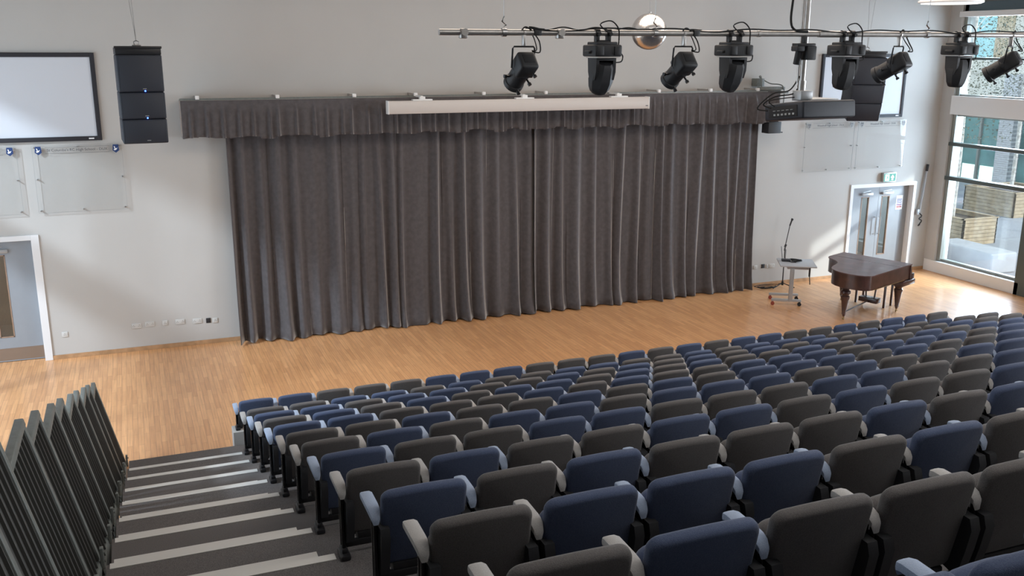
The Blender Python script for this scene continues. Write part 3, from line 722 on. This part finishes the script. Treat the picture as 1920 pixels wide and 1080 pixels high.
moving_head(5.30, 'black moving head light right of the projector pole, in front of hanging speakers', 14)
moving_head(6.76, 'black moving head light hanging in front of the upper window', 4)
def profile_spot(x, label, yaw=0, down=37):
    t = thing('profile_spotlight', label, 'stage light', (x, BY, bz(x)), math.radians(yaw), 'profile spotlights on the bar')
    c = MB().box((-.012, -.02, -.11), (.012, .02, -.02), .003); c.lathe([(.03, -.012), (.03, .012)], seg=14, mtx=RY(math.pi/2)); c.build('hook_clamp', m_alu, t)
    y = MB(); w_ = .105
    y.tube([(-w_, .02, -.29), (-w_, 0, -.13), (-w_+.012, 0, -.115), (w_-.012, 0, -.115), (w_, 0, -.13), (w_, .02, -.29)], .008, 6); y.build('yoke', m_black, t)
    R = T(0, .02, -.30) @ RX(math.radians(-down)) # axis +y forward, tilted down
    b = MB()
    b.box((-.085, -.14, -.082), (.085, .03, .085), .026, R, 3)
    b.lathe([(.088, 0), (.088, .03), (.080, .04), (.080, .17), (.088, .175), (.090, .215), (.082, .22)], seg=24, mtx=R @ T(0, .0, 0) @ RX(-math.pi/2))
    bd = b.build('lamp_body', m_blackp, t)
    MB().lathe([(.080, .218), (.06, .223), (.02, .225)], seg=24, mtx=R @ RX(-math.pi/2)).build('lens', m_lens, bd)
    MB().box((-.05, -.144, -.035), (.05, -.139, .045), .002, R).build('vent_plate', m_dark, bd)
    for p0, p1 in (((-.075, .1, 0), (-.115, .1, 0)), ((.0, .18, -.07), (.0, .18, -.11)), ((.04, .05, -.07), (.05, .05, -.11)), ((.05, -.05, -.07), (.06, -.05, -.10)), ((.075, .1, 0), (.115, .1, 0))):
        k = MB(); k.cyl(R @ Vector(p0), R @ Vector(p1), .009, seg=8); q = R @ Vector(p1); d_ = (R @ Vector(p1)-R @ Vector(p0)).normalized(); k.cyl(q, q+d_*.02, .017, seg=10); k.build('knob', m_black, t)
    MB().tube([R @ Vector((.05, -.15, .07)), (.10, -.10, -.16), (.13, -.04, -.08), (.10, -.02, -.02), (.06, -.02, .02), (.0, -.03, .045), (-.03, -.02, .02)], .006, 6, 6).tube([R @ Vector((.04, -.16, .07)), (.08, -.08, -.14), (.10, .0, -.05), (.07, .02, .03), (.2, .0, .03)], .005, 6, 6).build('lead', m_rubber, t)
    MB().box((.08, -.045, -.025), (.15, .0, .03), .006).build('plug_box', m_blackp, t)
    return t
profile_spot(1.90, 'black profile spotlight nearest the left end of the lighting bar', 6)
profile_spot(3.46, 'black profile spotlight hanging just right of the mirror ball', 6)
profile_spot(5.95, 'black profile spotlight hanging in front of the right wall screen', 20, 30)
profile_spot(7.46, 'black profile spotlight at the right picture edge, in front of the window', 28, 34)
pc = thing('small_bar_camera', 'small black boxy fixture under the bar, left of the projector pole', 'camera', (4.79, BY, bz(4.79)), 0)
MB().box((-.02, -.02, -.10), (.02, .02, -.02), .003).box((-.10, -.04, -.12), (.11, .05, -.085), .005).build('bracket', m_black, pc)
MB().box((.0, -.06, -.24), (.11, .06, -.11), .01).box((-.11, -.05, -.16), (-.02, .05, -.11), .01).build('body', m_blackp, pc)
MB().cyl((-.045, .0, -.14), (-.045, .03, -.28), .034, seg=16).build('lens_barrel', m_blackp, pc)

# mirror ball
mbx = (4.761, -6.6, 5.388)
b = thing('mirror_ball', 'silver mirror ball hanging behind the lighting bar', 'mirror ball', mbx)
mb = MB(); g = bmesh.ops.create_uvsphere(mb.bm, u_segments=60, v_segments=36, radius=.218); mb.build('ball', m_ball, b, False)
MB().cyl((0, 0, .2), (0, 0, .23), .02).cyl((0, 0, .23), (0, 0, ZC-mbx[2]), .003, seg=6).build('hanging_wire', m_chrome, b)

# ------------------------------------------------------------------ speaker stacks
def speaker_stack(cx, cy, rz, label, heights, zt, wires, j):
    t = thing('speaker_stack', label, 'loudspeaker', (cx, cy, zt), rz, 'hanging speaker stacks')
    W2 = .305; dep = .45 if j else .60
    MB().box((-W2, -.20, -.10), (W2, .20, .0), .01).box((-W2-.01, -.22, -.015), (W2+.01, -.18, .02), .004).build('rigging_frame', m_black, t)
    z = -.10; y = 0; ang = 0
    for i, (h, da) in enumerate(heights):
        ang += da
        R = T(0, y-dep/2, z) @ RX(math.radians(ang)) @ T(0, dep/2, 0)    # pitch about the front top edge
        e = MB().box((-W2, -dep/2, -h+.004), (W2, dep/2, 0), .02, R, 3)
        eo = e.build('cabinet', m_speaker, t)
        MB().box((-W2+.03, -dep/2-.006, -h+.02), (W2-.03, -dep/2+.01, -.016), .004, R).build('grille', m_speaker, eo)
        if j: 
            MB().box((-.035+.05, -dep/2-.010, -h+.045), (.015+.05, -dep/2-.004, -h+.055), 0, R).build('maker_badge', m_edge, eo, False)
            if i < 2: MB().lathe([(.012, 0), (.010, .006)], seg=10, mtx=R @ T(.045, -dep/2-.004, -h+.02) @ RX(math.pi/2)).build('status_light', m_led, eo)
        q = R @ Vector((0, -dep/2, -h)); y, z = q.y+dep/2, q.z
    r = MB()
    r.tube([(0, 0, .0), (0, 0, .03), (-.03, 0, .05), (-.035, 0, .08), (0, 0, .10), (.035, 0, .08), (.03, 0, .05), (0, 0, .03)], .009, 6)
    r.tube([(-.06, 0, .03), (.06, 0, .03)], .012, 6)
    r.build('shackle', m_chrome, t)
    wm = MB()
    for dx in wires: wm.tube([(0, 0, .08), (dx, 0, (ZC-zt)*.5), (dx*1.4, 0, ZC-zt)], .0045, 5)
    wm.build('hanging_wire', m_chrome, t)
    return t
speaker_stack(-1.06, -2.2, math.radians(4), 'dark hanging speaker stack with blue lights beside the left screen', ((.52, 0), (.38, 1), (.35, 2)), 5.17, (-.10, -.03), True)
speaker_stack(11.88, -2.45, math.radians(-24), 'dark curved hanging speaker stack in front of the right wall screen', ((.50, 0), (.36, 10), (.36, 10)), 5.13, (-.06, .10), False)

# ------------------------------------------------------------------ projector on pole
pj = thing('projector', 'black ceiling projector on a steel pole at the right end of the pelmet', 'projector', (5.62, -8.75, 4.56), math.radians(2))
R = RX(math.radians(-7))
MB().box((-.36, -.20, -.10), (.36, .42, .085), .025, R, 3).build('casing', m_speaker, pj)
MB().box((-.366, -.12, -.07), (-.358, .34, .05), .002, R).build('connector_panel', m_dark, pj)
mb = MB()
for i in range(6): mb.box((-.372, -.08+i*.06, -.05), (-.364, -.05+i*.06, -.03), 0, R)
for i in range(5): mb.box((-.372, -.06+i*.07, .0), (-.364, -.02+i*.07, .006), 0, R)
mb.build('port', m_edge, pj, False)
MB().lathe([(.07, 0), (.065, .05), (.05, .06)], seg=20, mtx=R @ T(.12, .42, 0) @ RX(-math.pi/2)).build('lens', m_lens, pj)
MB().box((-.16, -.10, .085), (.20, .22, .115), .006).box((-.26, -.04, .10), (-.10, .10, .20), .006).build('mounting_plate', m_tgrey, pj)
MB().cyl((-.20, .03, .10), (-.20, .03, ZC-4.56), .030, seg=16).cyl((-.245, .05, .28), (-.245, .05, ZC-4.56), .012, seg=8).cyl((-.20, .03, .10), (-.20, .03, .30), .040, seg=16).build('ceiling_pole', m_alu, pj)
MB().tube([(-.36, .30, .0), (-.44, .34, .04), (-.40, .2, .13), (-.25, .08, .17), (-.22, .05, .3)], .008, 6, 6).tube([(-.36, .36, -.03), (-.47, .40, .0), (-.42, .22, .16), (-.3, .1, .2), (-.22, .05, .35)], .008, 6, 6).tube([(-.36, .25, .02), (-.41, .28, .08), (-.33, .1, .12), (-.2, .05, .13)], .006, 6, 6).build('cable', m_rubber, pj)

# pendant lamps
for (x, y, z, lab) in ((6.30, -7.0, 5.815, 'round white pendant lamp cut by the top edge above the bar'), (9.14, -7.0, 5.79, 'round white pendant lamp at the top right, beside the window')):
    t = thing('pendant_lamp', lab, 'lamp', (x, y, z), 0, 'round pendant lamps')
    MB().lathe([(.39, 0), (.41, .008), (.41, .030), (.38, .045), (.05, .07)], seg=48).build('shade', m_wht, t)
    MB().lathe([(.375, -.006), (.375, .002)], seg=48).build('diffuser', mat('lamp_diffuser', (.9, .9, .88), .6, emit=(1, .96, .9), estr=1.2), t)
    MB().cyl((0, 0, .08), (0, 0, ZC-z), .004, seg=6).cyl((.3, 0, .07), (.1, 0, ZC-z), .002, seg=5).build('cord', m_chrome, t)

# ------------------------------------------------------------------ grand piano
O = Vector((13.136, -2.905, 0)); U = Vector((-.941, -.338, 0)).normalized(); V = Vector((-U.y, U.x, 0))
V = Vector((-.338, .941, 0)).normalized()
pa = thing('grand_piano', 'dark rosewood grand piano with closed lid and turned legs', 'piano', (O.x, O.y, 0))
PM = Matrix((( U.x, V.x, 0, 0), (U.y, V.y, 0, 0), (0, 0, 1, 0), (0, 0, 0, 1)))
out = [(0, 0), (0, 1.5), (.60, 1.5), (.68, 1.47), (.75, 1.40), (.81, 1.30), (.87, 1.20), (.95, 1.11), (1.06, 1.04), (1.2, 1.0), (1.35, .97), (1.5, .92), (1.62, .84), (1.72, .70), (1.77, .55), (1.785, .38), (1.765, .22), (1.71, .10), (1.63, .025), (1.54, 0)]
def shrink(o_, d):
    cx_ = .85; cy_ = .7
    return [(cx_+(a-cx_)*(1-d/.9), cy_+(b_-cy_)*(1-d/.75)) for a, b_ in o_]
MB().prism(shrink(out, .02), .70, .975, 'XY', PM).build('case', m_piano, pa)
lid = MB().prism([p for p in out if p[0] >= .46] + [(.462, 0), (.462, 1.5)][::1] if False else [(.465, 0), (.465, 1.5)]+out[2:], .978, 1.0, 'XY', PM).build('lid', m_pianol, pa)
MB().prism([(0, 0), (0, 1.5), (.458, 1.5), (.458, 0)], .980, 1.002, 'XY', PM).build('lid_flap', m_pianol, pa)
kb = MB()
kb.box((-.14, .0, .62), (.02, .12, .80), .012, PM); kb.box((-.14, 1.38, .62), (.02, 1.5, .80), .012, PM); kb.box((-.16, -.02, .58), (.35, 1.52, .68), .012, PM); kb.box((-.15, .12, .68), (-.12, 1.38, .73), .004, PM)
kb.prism([(-.02, .82), (.03, .98), (.05, .98), (.05, .7), (-.02, .7)], .0, 1.5, 'XZ', PM)
kb.build('key_bed', m_piano, pa)
MB().box((-.12, .13, .70), (.02, 1.37, .735), .002, PM).build('keyboard', m_ivory, pa)
MB().box((.3, -.012, .708), (1.5, .0, .716), 0, PM).build('gilt_line', m_brass, pa, False)
LP = [(.085, 0), (.095, .02), (.095, .05), (.07, .07), (.065, .09), (.10, .11), (.105, .15), (.075, .18), (.07, .20), (.09, .22), (.09, .25), (.075, .30), (.04, .56), (.045, .575), (.03, .60), (.022, .63)]
for (u, v) in ((.176, .15), (.19, 1.36), (1.52, .56)):
    l = MB(); l.lathe([(r*.95, .70-z) for r, z in LP], (u, v, 0), 16, PM); l.box((u-.10, v-.10, .66), (u+.10, v+.10, .72), .01, PM)
    lo = l.build('leg', m_piano, pa)
    c_ = MB(); q = PM @ Vector((u, v, .028)); c_.cyl(q+V*.012, q-V*.012, .026, seg=14); c_.cyl(q+Vector((0, 0, .0)), q+Vector((0, 0, .06)), .012, seg=8); c_.build('castor', m_brass, lo)
ly = MB()
for v in (.66, .84): ly.tube([PM @ Vector((.14, v, .66)), PM @ Vector((.14, v+(.02 if v > .7 else -.02), .4)), PM @ Vector((.14, v, .16))], .018, 8)
ly.box((.06, .55, .09), (.25, .95, .19), .01, PM); ly.box((.11, .68, .60), (.17, .82, .70), .005, PM)
for v in (.68, .75, .82): ly.box((.0, v-.012, .08), (.09, v+.012, .095), .003, PM)
ly.build('pedal_lyre', m_piano, pa)
MB().tube([PM @ Vector((.20, .75, .12)), PM @ Vector((1.42, .62, .12))], .014, 8).build('trap_lever', m_piano, pa)
# bench
bn = thing('piano_bench', 'low dark wooden piano bench tucked under the grand piano keyboard', 'bench', (O.x, O.y, 0))
BM_ = PM
MB().box((-.24, .42, .47), (.13, 1.12, .53), .015, BM_).build('bench_seat', m_piano, bn)
for u, v in ((-.20, .46), (.10, .46), (-.20, 1.08), (.10, 1.08)): MB().box((u-.02, v-.02, 0), (u+.02, v+.02, .47), .004, BM_).build('leg', m_piano, bn)

# ------------------------------------------------------------------ trolley table and mic stand
tb = thing('trolley_table', 'small grey trolley table on castors left of the piano', 'table', (11.2, -1.40, 0), math.radians(-31))
MB().box((-.13, -.28, .83), (.60, .47, .858), .006).build('table_top', m_ttop, tb)
MB().box((.02, -.24, .78), (.45, .42, .83), .004).build('under_frame', m_tgrey, tb)
MB().box((.08, -.26, .10), (.16, -.19, .80), .006).build('column', m_tgrey, tb)
for y in (-.22, .26):
    fb = MB().box((-.26, y-.03, .09), (.34, y+.03, .14), .008).build('foot_bar', m_tgrey, tb)
    for x in (-.23, .31):
        MB().cyl((x, y-.02, .038), (x, y+.02, .038), .038, seg=16).box((x-.02, y-.024, .04), (x+.02, y+.024, .095), .006).build('castor', m_red if x < 0 else m_rubber, fb)
MB().box((.46, -.18, .62), (.49, -.12, .83), .004).tube([(.48, -.15, .62), (.5, -.14, .45)], .01, 6).build('hanging_lead', m_blackp, tb)
cl = MB(); rnd = random.Random(2)
c0 = Matrix.Translation((11.2, -1.40, 0)) @ RZ(math.radians(-31))
pts = [c0 @ Vector((.05+.30*rnd.random(), .0+.28*rnd.random(), .868+.03*rnd.random())) for _ in range(26)]
sm = []
for i in range(len(pts)-3):
    for k in range(4):
        t = k/4; a, b_, c_, d_ = pts[i:i+4]
        sm.append(.5*((2*b_)+(-a+c_)*t+(2*a-5*b_+4*c_-d_)*t*t+(-a+3*b_-3*c_+d_)*t**3))
cl.tube(sm, .008, 6); tag(cl.build('coiled_cable', m_rubber), 'tangle of black audio cable lying on the grey trolley table', 'cable')
mx = thing('audio_receiver', 'small black box among cables on the grey trolley table', 'audio box', c0 @ Vector((.02, .20, .858)), math.radians(-31))
MB().box((-.08, -.06, 0), (.10, .06, .04), .006).build('casing', m_blackp, mx)
MB().cyl((-.06, .04, .03), (-.10, .05, .30), .006, seg=6).cyl((.0, .04, .03), (.0, .05, .24), .006, seg=6).build('aerial', m_blackp, mx)
ms = thing('microphone_stand', 'black boom microphone stand on tripod base behind the trolley table', 'microphone stand', (12.03, -.30, 0))
for a in (195, 310, 75):
    MB().tube([(0, 0, .10), (.30*math.cos(math.radians(a)), .30*math.sin(math.radians(a))*.8, .015)], .011, 8).build('leg', m_black, ms)
MB().cyl((0, 0, .06), (0, 0, .95), .012).cyl((0, 0, .05), (0, 0, .14), .025).build('pole', m_black, ms)
MB().cyl((-.02, 0, .84), (.07, -.02, 1.42), .009).cyl((-.01, 0, .92), (.02, 0, .98), .024).build('boom', m_black, ms)
MB().cyl((.065, -.02, 1.40), (.10, -.03, 1.52), .017).cyl((.10, -.03, 1.52), (.115, -.035, 1.56), .026).build('microphone', m_blackp, ms)
fl = MB(); pts = [(11.62+.22*math.cos(a*.7)*(.6+.03*a)+.03*a*.0, -.30+.08*math.sin(a*.7)*(.6+.03*a), .012+.002*a) for a in range(34)]
fl.tube(pts, .008, 6); tag(fl.build('coiled_cable', m_rubber), 'coil of black cable on the floor by the microphone stand base', 'cable')

# ------------------------------------------------------------------ outside the window
GX = XR+.42
struct('ground_outside', MB().box((GX, -30, -.25), (60, 40, -.04)), m_pave)
struct('sun_block_canopy', MB().box((GX, -17, 3.95), (GX+2.1, .0, 4.07)), m_wframe)  # added unseen slab that cuts the sun at the top of the lower window
struct('sun_block_overhang', MB().box((GX, -18, 6.35), (GX+4.4, 1.0, 6.55)), m_wframe)  # added out of view to keep direct sun out of the upper window
tag(MB().box((-.42, -.95, 0), (.38, .95, .50), .05, T(18.02, -.02, -.04) @ RZ(math.radians(-2)), 4).build('concrete_bench', m_conc), 'white rounded concrete block bench outside the window', 'bench')
def planter(cx, cy, wx, wy, h, rz, label, rails):
    t = thing('timber_planter', label, 'planter', (cx, cy, -.04), math.radians(rz), 'timber planters outside the window')
    b = MB(); th = .05; n = 7
    for i in range(n):
        z0 = h*i/n; z1 = h*(i+1)/n-.009
        b.box((-wx, -wy, z0), (wx, -wy+th, z1), .004); b.box((-wx, wy-th, z0), (wx, wy, z1), .004); b.box((-wx, -wy, z0), (-wx+th, wy, z1), .004); b.box((wx-th, -wy, z0), (wx, wy, z1), .004)
    b.build('boards', m_timber_p, t, False)
    MB().box((-wx+th, -wy+th, 0), (wx-th, wy-th, h-.10)).build('soil', m_soil, t, False)
    MB().box((-wx-.02, -wy-.02, h), (wx+.02, -wy+.08, h+.03)).box((-wx-.02, wy-.08, h), (wx+.02, wy+.02, h+.03)).box((-wx-.02, -wy, h), (-wx+.08, wy, h+.03)).box((wx-.08, -wy, h), (wx+.02, wy, h+.03)).build('rim', m_timber_p, t, False)
m_timber_p = mat('pine_boards', (.42, .33, .22), .75, noise=.18, nscale=7)
planter(20.25, 2.75, .62, .90, .72, 0, 'square timber planter with birch trunk just behind the white bench', 1)
planter(25.8, 5.6, 1.1, 1.0, .78, 0, 'farther timber planter standing right of the birch in the courtyard', 1)
def birch(x, y, h, label, crown, nleaf, seed, r=.05):
    t = thing('birch_tree', label, 'tree', (x, y, .5)); rnd = random.Random(seed)
    tr = MB(); tr.tube([(0, 0, 0), (.03, .02, h*.3), (-.02, .04, h*.6), (.02, 0, h)], r, 8)
    for k in range(10):
        a = rnd.uniform(0, 6.28); z = h*rnd.uniform(.4, .95); L = rnd.uniform(.5, 1.3)
        tr.tube([(0, 0, z), (L*.5*math.cos(a), L*.5*math.sin(a), z+.35), (L*math.cos(a), L*math.sin(a), z+.5)], .012, 5)
    tr.build('trunk', m_birch, t)
    bm = bmesh.new()
    for k in range(nleaf):
        a = rnd.uniform(0, 6.28); q = rnd.uniform(.1, 1)**.6*crown; z = rnd.uniform(.38, 1.12)*h; s_ = rnd.uniform(.022, .042)
        c_ = Vector((q*math.cos(a), q*math.sin(a), z)); e1 = Vector((rnd.uniform(-1, 1), rnd.uniform(-1, 1), rnd.uniform(-1, 1))).normalized()*s_; e2 = e1.orthogonal().normalized()*s_*.7
        bm.faces.new([bm.verts.new(c_-e1), bm.verts.new(c_+e2), bm.verts.new(c_+e1), bm.verts.new(c_-e2)])
    me = bpy.data.meshes.new('foliage'); bm.to_mesh(me); bm.free(); me.materials.append(m_leaf)
    f = bpy.data.objects.new('foliage', me); C.objects.link(f); f.parent = t
birch(20.0, 2.62, 6.0, 'slim pale birch rising from the nearer planter outside', 1.3, 2600, 3, .06)
birch(25.9, 5.8, 6.5, 'pale birch rising from the farther planter outside', 1.7, 5000, 8, .06)
birch(24.5, 2.0, 6.8, 'leafy birch at the right edge beyond the upper window', 1.7, 4600, 12, .06)
bd = thing('courtyard_building', 'pale building with teal glazing and brick pier beyond the courtyard', 'building', (0, 0, 0))
FX = 30.0; BY0 = 6.0
MB().box((FX, BY0, 3.3), (FX+.5, 30, 4.3)).box((FX, BY0, -.24), (FX+.5, 30, -.04)).box((FX+.4, BY0, 9.2), (FX+.9, 30, 10)).build('facade_wall', m_render, bd, False)
MB().box((FX+.1, BY0, -.04), (FX+.3, 30, 3.3)).build('facade_glass', m_teal, bd, False)
for y in (6.4, 8.0, 9.9, 11.0, 13.0, 15.0): MB().box((FX, y, -.04), (FX+.12, y+.09, 3.3)).build('mullion', m_wframe, bd, False)
MB().box((FX+.04, 10.08, .03), (FX+.07, 10.88, .72)).build('lit_window', m_litwin, bd, False)
MB().box((FX+.04, 11.02, .03), (FX+.07, 11.75, .72)).build('lit_window', m_litwin, bd, False)
MB().box((FX-.4, 9.2, -.04), (FX+.1, 9.85, 4.3)).build('brick_pier', m_wbrick, bd, False)
MB().box((FX-.1, 10.74, 4.9), (FX+.3, 14.5, 9.2)).build('cyan_panel', m_cyan, bd, False)
MB().box((FX-.15, 9.95, 4.9), (FX+.3, 10.74, 9.2)).build('timber_cladding', m_clad, bd, False)
MB().box((FX-.1, BY0, 4.3), (FX+.3, 9.95, 9.2)).box((FX-.1, 9.95, 4.3), (FX+.3, 14.5, 4.9)).box((FX-.1, 14.5, 4.3), (FX+.3, 30, 9.2)).build('upper_wall', m_render, bd, False)
